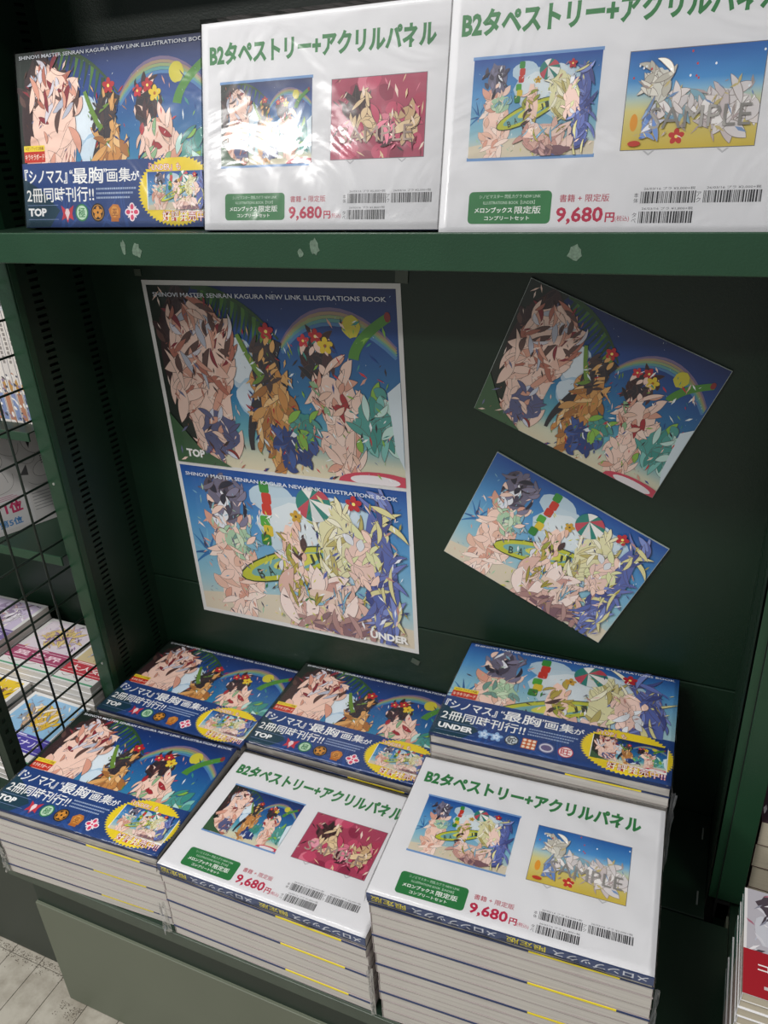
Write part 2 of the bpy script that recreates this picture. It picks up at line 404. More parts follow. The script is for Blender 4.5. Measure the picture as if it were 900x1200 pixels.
def art_under(P, x, y, w, h, lod=1.0, seed=5, ybase=0.0):
    """blue sky, big cloud, beach ball, yellow surfboard and cool colour patches"""
    rnd = random.Random(seed); old = P.win
    P.win = (max(x, old[0]), max(y, old[1]), min(x+w, old[2]), min(y+h, old[3]))
    full = h/(1-ybase); yb = y+h-full
    X = lambda u: x+u*w
    Y = lambda v: yb+v*full
    s = w/297.0
    P.grad(x, y, w, h, [(0, '1c4a96'), (0.35, '4c8fc4'), (0.75, '8cbccb'), (1, 'd6ccb4' if ybase == 0 else 'a8c6cc')])
    rb = lambda cu, cv, ru, rv, c, rot=0, j=0.06: P.ell(X(cu), Y(cv), ru*w, rv*full, c, rot, 18, j, rnd)
    for cu, cv, ru, rv, c in ((.42, .85, .1, .1, 'b4cad8'), (.5, .68, .16, .2, 'bccfda'), (.72, .62, .2, .26, 'b0cbdc'), (.66, .74, .16, .16, 'c6d6e2'), (.52, .7, .12, .14, 'd5dfe4'), (.68, .84, .07, .07, 'cfdce4')):
        rb(cu, cv, ru, rv, c)
    P.poly([(X(0), Y(0)), (X(1), Y(0)), (X(1), Y(.13)), (X(.4), Y(.2)), (X(0), Y(.12))], 'd3c8b2')
    for k in range(7):
        a = R(60+k*24); P.ribbon([(X(.07), Y(.42)), (X(.07+.05*math.cos(a)), Y(.42+.1*math.sin(a))), (X(.07+.1*math.cos(a)), Y(.42+.2*math.sin(a)-.03))], 5*s, .6*s, ('2f6ea8', '6fb0d0', '2a5a90')[k % 3])
    B = lambda *q, **k: bouquet(P, rnd, X, Y, w, full, s, *q, **k)
    q = lambda k: max(5, int(k*(.5+.5*min(lod, 1.5))))
    B(.2, .35, .12, .42, [SKL, SKL, 'e2b8a4', 'f3ded2', SK], q(26), 42, 14)
    B(.2, .8, .1, .18, ['6d6a80', '807c94', SKL, '4a4658', 'e4e6ee', '2b2c3c'], q(20), 26, 9)
    B(.24, .54, .09, .1, ['a8c8a8', '7fb0c4', SKL, 'c8dcc0', '6f9a90'], q(12), 22, 8)
    # surfboard
    P.ell(X(.46), Y(.43), .26*w, .095*full, '3c4a30', 22); P.ell(X(.46), Y(.43), .252*w, .085*full, 'b9bd3c', 22); P.ell(X(.46), Y(.43), .2*w, .055*full, '74a8a8', 22); P.ell(X(.5), Y(.46), .12*w, .04*full, 'd2cf5a', 22)
    for k, tt in enumerate('BAJIN'):
        u = (.31, .36, .56, .6, .635)[k]; P.text(tt, X(u), Y(.3+(u-.31)*.62), 8*s, 14*s, '3a4436', 0.02, 18)
    for k, (u, v, c) in enumerate(((.37, .92, '3a8a3a'), (.375, .85, 'c23a2e'), (.37, .78, 'c23a2e'), (.355, .7, '4ea03c'), (.365, .64, 'd2b838'), (.35, .58, '2f7a34'))):
        P.rrect(X(u), Y(v)-8*s, 13*s, 15*s, 3*s, c)
    B(.49, .5, .06, .26, [SKL, 'e2b8a4', 'b3a24a', 'dcdde4', '4a3434', '9aa03a'], q(18), 26, 8)
    flower(P, X(.525), Y(.76), 8*s, 'c59a36', '5a4a24')
    B(.7, .62, .1, .3, ['dcd8ac', 'd6cc98', 'e6e0b8', 'ece8d0', 'b8ac6a'], q(16), 46, 8)
    # beach ball
    bx, by, br = X(.61), Y(.85), 23*s
    P.ell(bx, by, br, br*.95, '2f7f74', 0, 24)
    for a0, c in ((-35, 'e6e4e0'), (25, 'b84a58'), (85, 'e6e4e0'), (200, 'b84a58'), (262, 'cfd4d4')):
        P.poly([(bx-br*.2, by+br*.3)]+[(bx+br*math.cos(R(a0+i*8)), by+br*.95*math.sin(R(a0+i*8))) for i in range(6)], c)
    B(.62, .17, .2, .18, ['d9b3a6', 'e8ccc2', 'e8ccc2', 'f0dcd4', 'c89a90'], q(22), 56, 20)
    B(.68, .05, .18, .06, ['7d5c64', 'a6807c', 'b08c88'], q(8), 40, 10)
    B(.6, .25, .16, .05, ['e2c8b8', '88b8d0', 'd8d29a', 'a3963e'], q(8), 34, 4)
    B(.88, .45, .08, .5, ['5a68a8', '7c8cc8', '46508c', '6a78b8', 'd8d29a'], q(26), 50, 8)
    B(.8, .55, .07, .2, ['e4c4b8', SKL, 'd9dba8', 'd8dbe0'], q(12), 28, 10)
    flower(P, X(.785), Y(.89), 10*s, 'b32a34')
    n_ = int(60*lod)
    dabs(P, rnd, x+w*.04, yb, w*.3, full*.9, ['6d6a80', SKL, SK, '7fb0c4', 'a8c8a8', '4a4658', 'f3ded2'], n_, 3*s, 14*s)
    dabs(P, rnd, x+w*.34, yb, w*.28, full*.8, ['b9bd3c', SKL, '4a3434', 'd2cf5a', '2f7a34', 'eef0ee'], n_, 3*s, 12*s)
    dabs(P, rnd, x+w*.6, yb, w*.38, full*.9, ['5a68a8', 'd8d29a', 'e8ccc2', 'a3963e', '3e4674', 'eceef4', 'b98a80'], int(n_*1.2), 3*s, 15*s)
    P.win = old
def art_pink(P, x, y, w, h, lod=1.0):
    rnd = random.Random(9); old = P.win; P.win = (x, y, x+w, y+h)
    P.rect(x, y, w, h, 'a8405c')
    for _ in range(26): P.ell(x+rnd.random()*w, y+rnd.random()*h, w*.09, h*.1, rnd.choice(['c24a6a', 'd8788e', '8e2a48', 'b03a5a', 'e6a0b0']), rnd.uniform(0, 180), 12, .1, rnd)
    X = lambda u: x+u*w
    Y = lambda v: y+v*h
    s = w/120
    B = lambda *q: bouquet(P, rnd, X, Y, w, h, s, *q)
    B(.3, .66, .16, .2, ['3a2026', '2a181c', '5a3238', 'e2c7a0'], 12, 26, 7)
    B(.42, .42, .18, .16, ['e4cba4', 'e2c7a0', 'dcc198', 'c24a6a'], 12, 26, 9)
    B(.82, .4, .15, .2, ['dcc198', 'e4cba4', 'c9a880', 'c24a6a'], 12, 28, 10)
    B(.58, .3, .1, .16, ['4a1c2a', '7a2038', 'd8788e'], 8, 22, 6)
    dabs(P, rnd, x, y, w, h, ['3a2026', 'e2c7a0', 'd8788e', '7a2038', 'f0dccc'], int(45*lod), w*.03, w*.13)
    P.win = old
    P.text('SAMPLE', x+w*.1, y+h*.2, w*.78, h*.2, 'a08a80', 0)
def art_gold(P, x, y, w, h, lod=1.0):
    rnd = random.Random(12); old = P.win; P.win = (x, y, x+w, y+h)
    P.grad(x, y, w, h, [(0, '2660a8'), (.3, '4c92cc'), (.45, '9cc8dc'), (.55, 'd8cf8c'), (1, 'cdb548')])
    X = lambda u: x+u*w
    Y = lambda v: y+v*h
    s = w/120
    B = lambda *q: bouquet(P, rnd, X, Y, w, h, s, *q, line='8c8078')
    B(.78, .38, .2, .24, ['dcd6d6', 'e4dcda', 'cfc4c4', 'f0ecea'], 16, 34, 13)
    B(.45, .42, .18, .14, ['d6d0d0', 'e4dcda', '88b0c0', 'f0ecea'], 12, 26, 8)
    B(.24, .66, .11, .2, ['d8d6cc', 'e6e2d8', 'c4c0b4'], 10, 24, 7)
    B(.2, .28, .07, .16, ['5f7fb8', 'c8ccd8', '7c98c0'], 8, 22, 5)
    P.ell(X(.08), Y(.28), .03*w, .09*h, 'e09a34'); flower(P, X(.42), Y(.12), w*.06, 'c23a34'); P.ell(X(.1), Y(.06), .05*w, .03*h, 'c0402e')
    for _ in range(14): P.ell(X(rnd.random()), Y(.5+rnd.random()*.5), w*.008, w*.01, rnd.choice(['ffffff', 'c8404a', 'e8f0f4']), 0, 8)
    dabs(P, rnd, x+w*.1, y+h*.1, w*.85, h*.6, ['b8a8a8', 'f0ecea', '7c98c0', 'c8b880', 'a89a94'], int(50*lod), w*.03, w*.12)
    P.win = old
    P.text('SAMPLE', x+w*.2, y+h*.2, w*.75, h*.22, '8f8c88', 0)

TITLE = 'SHINOVI MASTER SENRAN KAGURA NEW LINK ILLUSTRATIONS BOOK'
def outline_text(P, t, x, y, w, h, col, edge, bold=0.02):
    P.text(t, x-.6, y-.6, w+1.2, h+1.2, edge, bold+0.04); P.text(t, x, y, w, h, col, min(bold, .006))
def cover_top_print():
    P = Print(297, 207)
    art_top(P, 0, 76, 297, 131, 1.0, 3, 0.37)
    P.text(TITLE, 7, 199, 284, 4.2, 'e6eaf2', 0.012)
    P.rect(5, 92, 35, 7, 'e8d23a'); P.text('メロンブックス特典', 7, 93.3, 31, 4.6, '7a2a20', 0.01)
    P.rect(5, 79, 35, 13, 'c23324'); P.text('キラキラボード', 6.5, 82, 32, 7, 'f4ead8', 0.015)
    return P
def cover_under_print():
    P = Print(297, 207)
    art_under(P, 0, 76, 297, 131, 1.0, 5, 0.37)
    P.text(TITLE, 7, 199, 284, 4.2, 'e6eaf2', 0.012)
    P.rect(5, 92, 35, 7, 'e8d23a'); P.text('メロンブックス特典', 7, 93.3, 31, 4.6, '7a2a20', 0.01)
    P.rect(5, 79, 35, 13, 'c23324'); P.text('キラキラボード', 6.5, 82, 32, 7, 'f4ead8', 0.015)
    return P
def obi_print(which):
    P = Print(297, 77); rnd = random.Random(4)
    P.rect(0, 0, 297, 77, '24437e')
    P.poly([(0, 0), (42, 0), (60, 20), (30, 45), (0, 60)], '1c3e50')
    for k in range(9): P.ribbon([(rnd.uniform(40, 180), -2), (rnd.uniform(60, 180), 30), (rnd.uniform(20, 200), 60)], 3, .5, '2b5092')
    P.text('『シノマス』', 3, 52, 72, 18, 'f2f2f0', 0.02)
    P.text('“', 79, 63, 5, 5, 'f2f2f0', 0.02); P.text('最胸', 84, 51, 49, 19, 'f4f4f2', 0.012); P.text('”', 134, 63, 5, 5, 'f2f2f0', 0.02)
    P.text('画集', 139, 52, 37, 16, 'f2f2f0', 0.01); P.text('が', 176, 53, 13, 11, 'f2f2f0', 0.02)
    P.text('2冊同時刊行!!', 5, 30, 112, 18, 'f2f2f0', 0.012)
    for j in range(3):                                     # three lines too small to read
        xx = 121
        while xx < 182-j*5:
            d = rnd.uniform(1.5, 3.2); P.rect(xx, 43.5-j*5.2, d, 2.2, '9fb0cc'); xx += d+0.7
    P.text(which, 6, 13, 31 if which == 'TOP' else 47, 10, 'f4f4f4', 0.045)
    P.rect(5, 26.2, 52, .6, '7f93bb'); P.rect(5, 9, 52, .6, '7f93bb')
    if which == 'TOP':
        P.poly([(62, 26), (68, 22), (72, 17), (76, 22), (83, 26), (80, 16), (82, 8), (75, 11), (72, 5), (69, 11), (62, 8), (65, 16)], 'c23848')
        P.poly([(70, 22), (74, 22), (76, 17), (72, 8), (68, 17)], 'e9d3d6')
        P.ell(96, 17, 10.5, 10.5, '2f7d4e'); P.ell(96, 17, 8.6, 8.6, 'bcd8be'); P.text('極', 90.5, 11, 11, 12, '2b7a48', 0.01)
        P.ell(122, 17, 11, 11, '20201e'); P.ell(122, 17, 9.3, 9.3, 'c58a38'); P.ell(122, 17, 8.4, 8.4, '2a2320'); flower(P, 122, 17, 7.5, 'd0903a', '2a2320')
        P.ell(149, 17, 9, 10, 'c07a34', 0, 20, .12, rnd); P.ell(149, 18, 6, 6.5, 'd99a4a', 0, 12, .1, rnd); P.rect(143, 6, 12, 4, 'b56c2c'); P.text('巫', 145, 13, 8, 8, '8a4a1e', 0.01)
        for i in range(4):
            a = R(90*i); P.ell(176+6*math.cos(a), 17+6*math.sin(a), 5, 4.2, 'f2e6ea', math.degrees(a), 12)
            P.ell(176+6*math.cos(a), 17+6*math.sin(a), 3.4, 2.6, 'd8486e', math.degrees(a), 12)
            b = R(90*i+45); P.ell(176+7.5*math.cos(b), 17+7.5*math.sin(b), 2, 1, 'f2e6ea', math.degrees(b), 8)
        P.ell(176, 17, 3, 3, 'f4e8ec'); P.ell(176, 17, 1.6, 1.6, 'd8486e')
    else:
        for cx in (68, 84):
            flower(P, cx, 17, 8.5, '8fb4dc', 'dfe8f4'); flower(P, cx, 17, 5, 'cfe0f2', '5f8cc4')
        P.ell(104, 17, 9, 9, '3a4048'); P.ell(104, 17, 7.5, 7.5, 'cfd6da'); P.text('蛇', 98, 11, 12, 12, '2a3038', .012)
        P.rect(117, 8, 18, 18, 'c86a3a'); 
        for i in range(3):
            for j in range(3): P.ell(120+i*6, 11+j*6, 2.3, 2.3, 'efe0cc', 0, 8)
        P.ell(148, 17, 10, 9, '6a6f9c'); P.ell(148, 17, 8.6, 7.6, 'd4d2dc'); P.ell(148, 17, 6.8, 5, '6a5f88')
        P.ell(172, 17, 9.5, 9.5, 'c23a44'); P.ell(172, 17, 8.3, 8.3, 'f0dede'); P.text('旺', 166, 11.5, 12, 11, 'c0323c', .012)
    old = P.win
    P.ell(243, 40, 57, 40, 'e8cf2c', 0, 20, 0.07, None, 60)
    P.poly([(200, 60), (291, 60), (291, 16), (200, 20)], 'f0f0ee')
    ps = P.win
    if which == 'TOP': art_under(P, 201, 19, 89, 43, 0.35, 7)
    else: art_top(P, 201, 19, 89, 43, 0.35, 8)
    outline_text(P, '『UNDER』も' if which == 'TOP' else '『TOP』も', 204, 63, 46 if which == 'TOP' else 36, 8.5, 'f4eeee', 'b8323a', .008)
    outline_text(P, '好評発売中!!', 222, 6, 68, 12, 'f4eeee', 'b8323a', .008)
    return P
def barcode(P, x, y, w, h, seed, cap, side):
    rnd = random.Random(seed); xx = x
    while xx < x+w:
        d = rnd.choice((.5, .5, 1.0, 1.4)); P.rect(xx, y, min(d, x+w-xx), h, '2a2a2e'); xx += d+rnd.choice((.5, .5, .9))
    P.text(cap, x+2, y+h+1, w-3, 2.4, '55555a', 0.0)
    P.text(side[0], x-5.5, y+h*.5, 3.6, 3.8, '55555a', 0); P.text(side[1], x-5.5, y+h*.5-4.4, 3.6, 3.8, '55555a', 0)
def flyer_print(which):
    P = Print(297, 210)
    P.text('B2タペストリー+アクリルパネル', 10, 168, 262, 22, '2f7a42', 0.045)
    P.rect(23, 148.5, 115, 3, '6f97c8'); P.rect(23, 64.5, 115, 3, '6f97c8')
    P.rect(159.4, 68.4, 105.2, 77.2, '6a6a70')
    if which == 'TOP': art_top(P, 24, 67, 113, 82, 0.6, 3); art_pink(P, 160, 69, 104, 76)
    else: art_under(P, 24, 67, 113, 82, 0.6, 5); art_gold(P, 160, 69, 104, 76)
    for xx in (178, 236): P.poly([(xx, 68), (xx+5, 64), (xx+10, 68)], 'b8b8bc'); P.poly([(xx+2, 68), (xx+5, 65.6), (xx+8, 68)], 'dcdcde')
    P.rrect(28, 10, 77, 28, 4, '2d7842')
    P.text('シノビマスター 閃乱カグラ NEW LINK', 38, 32, 57, 3.4, 'd0e2d2', 0); P.text('ILLUSTRATIONS BOOK【%s】' % which, 42, 26.8, 48, 3.4, 'd0e2d2', 0)
    P.text('メロンブックス', 34, 19.5, 36, 5, 'f2f4f0', .03); P.text('限定版', 72, 18.6, 24, 6.6, 'f2f4f0', .012)
    P.text('コンプリートセット', 44, 13, 42, 4, 'f2f4f0', .02)
    P.text('書籍 + 限定版', 112, 28, 43, 6.4, 'b03248', .006)
    P.text('9,680', 110, 9, 41, 15, 'b8284a', .028); P.text('円', 153, 11, 8, 8, 'b8284a', .03); P.text('(税込)', 161.5, 11, 12, 5.4, 'b8284a', 0)
    barcode(P, 181, 26, 44, 9.5, 1, '26/03/16 プラ ¥5,000+税' if which == 'TOP' else '26/03/16 プラ ¥3,000+税', '本体')
    barcode(P, 231, 26, 44, 9.5, 2, '26/03/16 プラ ¥2,000+税', 'アク'); barcode(P, 181, 10, 44, 9.5, 3, '26/03/16 プラ ¥1,800+税', 'タペ')
    return P
def strip_print():
    """blue strip with the shop name and 'limited edition', upside down to the reader"""
    P = Print(297, 9)
    P.rect(0, 0, 297, 9, '3c4a70')
    for k in range(2):
        o = 297-148.5*(k+1)
        P.text('メロンブックス', o+52, 1.1, 92, 6.8, 'c8ccd6', 0.02, 180)
        P.text('限定版', o+5, 1.1, 40, 6.8, 'd8c838', 0.012, 180)
    return P
def poster_print():
    P = Print(424, 591)
    P.rect(0, 0, 424, 591, 'd6d6d4')
    art_top(P, 7, 297, 410, 287, 2.2, 3); art_under(P, 7, 8, 410, 283, 2.2, 5)
    for yb in (575, 282): P.text(TITLE, 18, yb-8, 385, 6.5, 'dfe4ee', 0.012)
    P.text('TOP', 28, 308, 36, 14, 'f0f0ee', .045); P.text('UNDER', 340, 16, 68, 14, 'f0f0ee', .045)
    return P
def board_print(which):
    P = Print(257, 184)
    (art_top if which == 'TOP' else art_under)(P, 0, 0, 257, 184, 1.5, 3 if which == 'TOP' else 5)
    return P
PM = {}
PM['ct'] = cover_top_print().mesh('cover_picture'); PM['cu'] = cover_under_print().mesh('cover_picture')
PM['ot'] = obi_print('TOP').mesh('obi_print'); PM['ou'] = obi_print('UNDER').mesh('obi_print')
PM['ft'] = flyer_print('TOP').mesh('flyer_print'); PM['fu'] = flyer_print('UNDER').mesh('flyer_print')
PM['st'] = strip_print().mesh('strip_print')
PM['po'] = poster_print().mesh('poster_print', 'print_board'); PM['ba'] = board_print('TOP').mesh('board_print', 'print_board'); PM['bb'] = board_print('UNDER').mesh('board_print', 'print_board')
def put(mesh, name, parent, loc=(0, 0, 0), rot=(0, 0, 0)):
    o = bpy.data.objects.new(name, mesh); link(o, parent); o.location = loc; o.rotation_euler = rot; return o

# ---------------------------------------------------------------- floor
fz = 0.0
fl = box_obj('floor', -3, 3, -3, 3, -0.05, -0.004, M['tile']); fl['kind'] = 'structure'
xs = [-1.27, -1.195, -1.13, -1.062, -0.995, -0.935, -0.859, -0.79, -0.72, -0.65, -0.58]
rnd = random.Random(1)
for i in range(len(xs)-1):
    for j, (a, b) in enumerate(((-.1, .31), (.31, .555), (.555, .60))):
        t = box_obj('floor_tile', xs[i]+.0006, xs[i+1]-.0006, a+.0005, b-.0005, -0.004, 0.0, M['tile'], fl, .0004)
wl = box_obj('wall_back', -3, 3, .99, 1.05, 0, 3.0, simple('off_white_wall', (200, 198, 190), .7)); wl['kind'] = 'structure'
# grit and dust swept against the base
bm = bmesh.new()
for _ in range(900):
    x = rnd.uniform(-1.25, -.86); y = min(.566, .566-abs(rnd.gauss(0, .011))); s_ = rnd.uniform(.0005, .0016)
    if x > -.905: y -= .045
    bmesh.ops.create_icosphere(bm, subdivisions=1, radius=s_*.6, matrix=Matrix.Translation((x, y, s_*.4)) @ Matrix.Diagonal((1, 1, .5, 1)))
g = mesh_obj('floor_grit', bm, simple('grit', (92, 84, 74), .9)); tag(g, 'dark grit and dust gathered along the foot of the green shelving', 'dirt'); g['kind'] = 'stuff'

# ---------------------------------------------------------------- shelving unit
def Zc(z): return z+H
TRAY = -0.099; BASE = -0.961
unit = empty('bookshelf', (-.43, .75, 0), 'dark green steel shelving bay holding the illustrated books', 'bookshelf')
def part(name, x0, x1, y0, y1, z0, z1, mat='green', bev=.0006, par=None):
    par = par or unit
    o = box_obj(name, x0-par.location.x, x1-par.location.x, y0-par.location.y, y1-par.location.y, Zc(z0), Zc(z1), M[mat], par, bev); return o
part('back_panel', -.952, .1, DB, DB+.012, -.7225, -.10, bev=.0015)
part('back_panel', -.952, .1, DB, DB+.012, -.99, -.7245, bev=.0015)
part('back_panel', -.952, .1, DB, DB+.012, -.098, .46, bev=.0015)
def slotted_panel(xf, xb, par, sgn, y0=.813, y1=DB, z0=-.99, z1=.42):
    """sheet with two columns of punched slots, cavity behind"""
    bm = bmesh.new()
    cols = [(.843, .861), (.929, .947)]
    zs = []
    z = z0+.055
    while z < z1-.03: zs.append((z, z+.0042)); z += .0103
    ycuts = [y0, cols[0][0], cols[0][1], cols[1][0], cols[1][1], y1]
    def quad(ya, yb, za, zb):
        v = [bm.verts.new((xf, ya, Zc(za))), bm.verts.new((xf, yb, Zc(za))), bm.verts.new((xf, yb, Zc(zb))), bm.verts.new((xf, ya, Zc(zb)))]
        bm.faces.new(v if sgn < 0 else v[::-1])
    for i in range(5):
        ya, yb = ycuts[i], ycuts[i+1]
        if i in (1, 3):
            zz = z0
            for a, b in zs:
                quad(ya, yb, zz, a); zz = b
                d = .0015*sgn
                for (p, q) in (((ya, a), (yb, a)), ((yb, a), (yb, b)), ((yb, b), (ya, b)), ((ya, b), (ya, a))):
                    bm.faces.new([bm.verts.new(c) for c in ((xf, p[0], Zc(p[1])), (xf, q[0], Zc(q[1])), (xf+d, q[0], Zc(q[1])), (xf+d, p[0], Zc(p[1])))])
            quad(ya, yb, zz, z1)
        else: quad(ya, yb, z0, z1)
    for v in bm.verts: v.co.x -= par.location.x; v.co.y -= par.location.y
    mesh_obj('side_panel', bm, M['green'], par)
    part('slot_shade_block', min(xf+.012*sgn, xb), max(xf+.012*sgn, xb), y0, y1, z0, z1, 'dark', 0, par)  # added block, its dark colour makes the shade seen through the slots
slotted_panel(-.925, -.952, unit, -1)
slotted_panel(.070, .100, unit, 1)
# posts: folded front flanges
p1 = part('post', -.9535, -.9255, .8095, .8125, -1.0, .42, 'green_lip', .001)
p1b = part('post_return', -.9275, -.9243, .8125, .824, -1.0, .42, 'green_lip', .0005)
p2 = part('post', .084, .1125, .8095, .8125, -.949, .42, 'green_lip', .001)
part('post_return', .0725, .084, .8145, .8165, -.955, .42, 'green_lip', .0005); part('post_return', .083, .085, .8095, .8165, -.949, .42, 'green_lip', .0005)
part('post_return', .1105, .1125, .8125, .83, -.949, .42, 'green_lip', .0005)
part('post', -.952, -.9275, .813, .965, -1.32, -1.0, 'green'); part('post', .084, .1, .813, .965, -1.32, -.96, 'green')
for (x, z) in ((-.941, -.475), (-.937, -.82)):
    bm = bmesh.new(); tube(bm, (x-unit.location.x, .8098-unit.location.y, Zc(z)), (x-unit.location.x, .8085-unit.location.y, Zc(z)), .0022, 10)
    mesh_obj('screw', bm, M['steel'], unit)
# upper shelf tray
bm = bmesh.new()
ux, uy = unit.location.x, unit.location.y
add_box(bm, -.95-ux, .098-ux, .727-uy, .963-uy, Zc(TRAY-.002), Zc(TRAY), .0004)
sh = mesh_obj('shelf', bm, M['green'], unit)
bm = bmesh.new(); add_box(bm, -.95-ux, .098-ux, .7235-uy, .7265-uy, Zc(-.1265), Zc(-.0913), .0012); add_box(bm, -.95-ux, .098-ux, .7265-uy, .739-uy, Zc(-.1265), Zc(-.1245), .0006)
lip = mesh_obj('shelf_lip', bm, M['green_lip'], sh)
# a shelf higher up, above the frame
part('shelf', -.95, .098, .727, .963, .265, .268); part('shelf_lip', -.95, .098, .7235, .7265, .24, .275, 'green_lip')
def blotch(x, z, w_, h_, seed):
    r = random.Random(seed); bm = bmesh.new(); k = 14
    vs = [bm.verts.new((x-ux+w_*math.cos(2*PI*i/k)*r.uniform(.5, 1), .7232-uy, Zc(z+h_*math.sin(2*PI*i/k)*r.uniform(.6, 1)))) for i in range(k)]
    bm.faces.new(vs); b = mesh_obj('tape_residue', bm, M['residue'], sh)
    if b.data.polygons[0].normal.y > 0: b.data.flip_normals()
for x, z, w_, h_, sd in ((-.638, -.107, .0045, .010, 1), (-.620, -.110, .0075, .010, 2), (-.395, -.105, .0065, .010, 3), (-.412, -.111, .004, .005, 6), (-.136, -.108, .0085, .008, 4)): blotch(x, z, w_, h_, sd)
# bottom shelf and pulled-out base
part('base_shelf', -.925, .0695, .781, .963, BASE-.02, BASE, 'green', .0008)
part('base_tray', -.893, .1, .508, .779, BASE-.003, BASE-.0006, 'green', .0006)
part('base_lip', -.893, .1, .505, .5085, BASE-.022, BASE-.0006, 'lip_grey', .0008)
part('base_lip_return', -.893, .1, .5085, .53, BASE-.022, BASE-.020, 'green_lip', .0004)
part('base_apron', -.893, .1, .5335, .5375, -1.085, BASE-.003, 'green_deep', .0004)
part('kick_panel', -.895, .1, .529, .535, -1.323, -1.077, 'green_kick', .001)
part('base_end', -.895, -.892, .535, .80, -1.323, BASE-.004, 'green_kick', .0005)
part('base_end', .097, .1, .535, .80, -1.323, BASE-.004, 'green_kick', .0005)
for yy in (.80, .915):
    bm = bmesh.new(); add_box(bm, .0585-ux, .0605-ux, yy-uy, yy+.022-uy, Zc(BASE), Zc(BASE+.0012)); mesh_obj('shelf_clip', bm, M['steel'], unit)

# ---------------------------------------------------------------- books of the bay
BT = 0.0168
def book_mesh(kind):
    """returns meshes for pages, cover, obi edge lines"""
    bm = bmesh.new(); add_box(bm, .001, .296, .0006, .204, .0006, BT-.0006)
    # slightly uneven page front
    bmesh.ops.subdivide_edges(bm, edges=[e for e in bm.edges if abs(e.verts[0].co.x-e.verts[1].co.x) > .1], cuts=8)
    for v in bm.verts:
        v.co.y += .0006*math.sin(v.co.x*61)
    bm.normal_update(); me = bpy.data.meshes.new('page_block'); bm.to_mesh(me); bm.free(); me.materials.append(M['pages'])
    bm = bmesh.new()
    add_box(bm, 0, .297, 0, .205, BT-.0004, BT-.0001); add_box(bm, 0, .297, 0, .205, 0.0001, .0004); add_box(bm, 0, .0008, 0, .205, .0006, BT-.0006)
    mc = bpy.data.meshes.new('cover'); bm.to_mesh(mc); bm.free(); mc.materials.append(M['darkcover' if kind == 't' else 'pinkline'])
    return me, mc
PGA = book_mesh('a'); PGB = book_mesh('b'); PGT = book_mesh('t')
def edge_band(kind):
    bm = bmesh.new()
    for x0, x1, mi in ((.0, .175, 0), (.175, .265, 1), (.265, .297, 0)): add_box(bm, x0, x1, -.0007, .002, BT-.0026, BT-.0002, 0, mi)
    me = bpy.data.meshes.new('obi_edge'); bm.to_mesh(me); bm.free(); me.materials.append(M['blue']); me.materials.append(M['yellow']); return me
EB = edge_band(0)
def film_shell(name, w_, d_, t, seed, drop=.0155):
    """crinkled clear wrap: top sheet with short skirts, 0.3-1.5 mm off the goods"""
    r = random.Random(seed); nx, ny = 34, 24
    bm = bmesh.new(); g = {}
    for i in range(nx+1):
        for j in range(ny+1):
            u, v = i/nx, j/ny
            e = min(u, 1-u, v, 1-v)
            z = t+.0009+r.random()*.0004*(1 if e < .06 else .15)+(.0003*math.sin(u*37+v*19) if e > .02 else 0)
            g[i, j] = bm.verts.new((u*(w_+.002)-.001, v*(d_+.002)-.001, z))
    for i in range(nx):
        for j in range(ny): bm.faces.new((g[i, j], g[i+1, j], g[i+1, j+1], g[i, j+1]))
    ring = [(i, 0) for i in range(nx)]+[(nx, j) for j in range(ny)]+[(i, ny) for i in range(nx, 0, -1)]+[(0, j) for j in range(ny, 0, -1)]
    low = []
    for i, j in ring:
        c = g[i, j].co; ox = (-1 if i == 0 else 1 if i == nx else 0); oy = (-1 if j == 0 else 1 if j == ny else 0)
        low.append(bm.verts.new((c.x+ox*r.uniform(.0002, .0022), c.y+oy*r.uniform(.0002, .0022), t-drop*r.uniform(.9, 1.05))))
    for k in range(len(ring)):
        a, b = ring[k], ring[(k+1) % len(ring)]
        bm.faces.new((g[b], g[a], low[k], low[(k+1) % len(ring)]))
    me = bpy.data.meshes.new(name); bm.to_mesh(me); bm.free(); me.materials.append(M['film'])
    for p in me.polygons: p.use_smooth = True
    return me
FS1 = film_shell('shrink_film', .297, .207, BT+.0005, 3); FS2 = film_shell('shrink_film', .297, .212, BT+.0012, 5)
def plain_book(name='illustration_book', kind='a'):
    t = empty(name, (0, 0, 0), 'x', 'book')
    a, b = PGA if kind == 'a' else PGB
    put(a, 'page_block', t); put(b, 'cover', t)
    if kind == 'a': put(EB, 'obi_edge', t)['label'] = 'thin blue and yellow paper band edge'
    return t
def cover_book(kind, film=True):
    t = empty('illustration_book', (0, 0, 0), 'x', 'book')
    put(PGT[0], 'page_block', t); put(PGT[1], 'cover', t)
    c = put(PM['ct' if kind == 'TOP' else 'cu'], 'cover_picture', t, (0, 0, BT)); c.scale = (1, .205/.207, 1)
    bm = bmesh.new(); add_box(bm, 0, .297, -.0004, .077, BT+.0003, BT+.0007); add_box(bm, 0, .297, -.0006, -.0002, BT-.004, BT+.0007)
    o = mesh_obj('paper_band', bm, M['blue'], t); put(PM['ot' if kind == 'TOP' else 'ou'], 'band_print', o, (0, 0, BT+.00072))
    if film: put(FS1, 'shrink_film', t)
    return t
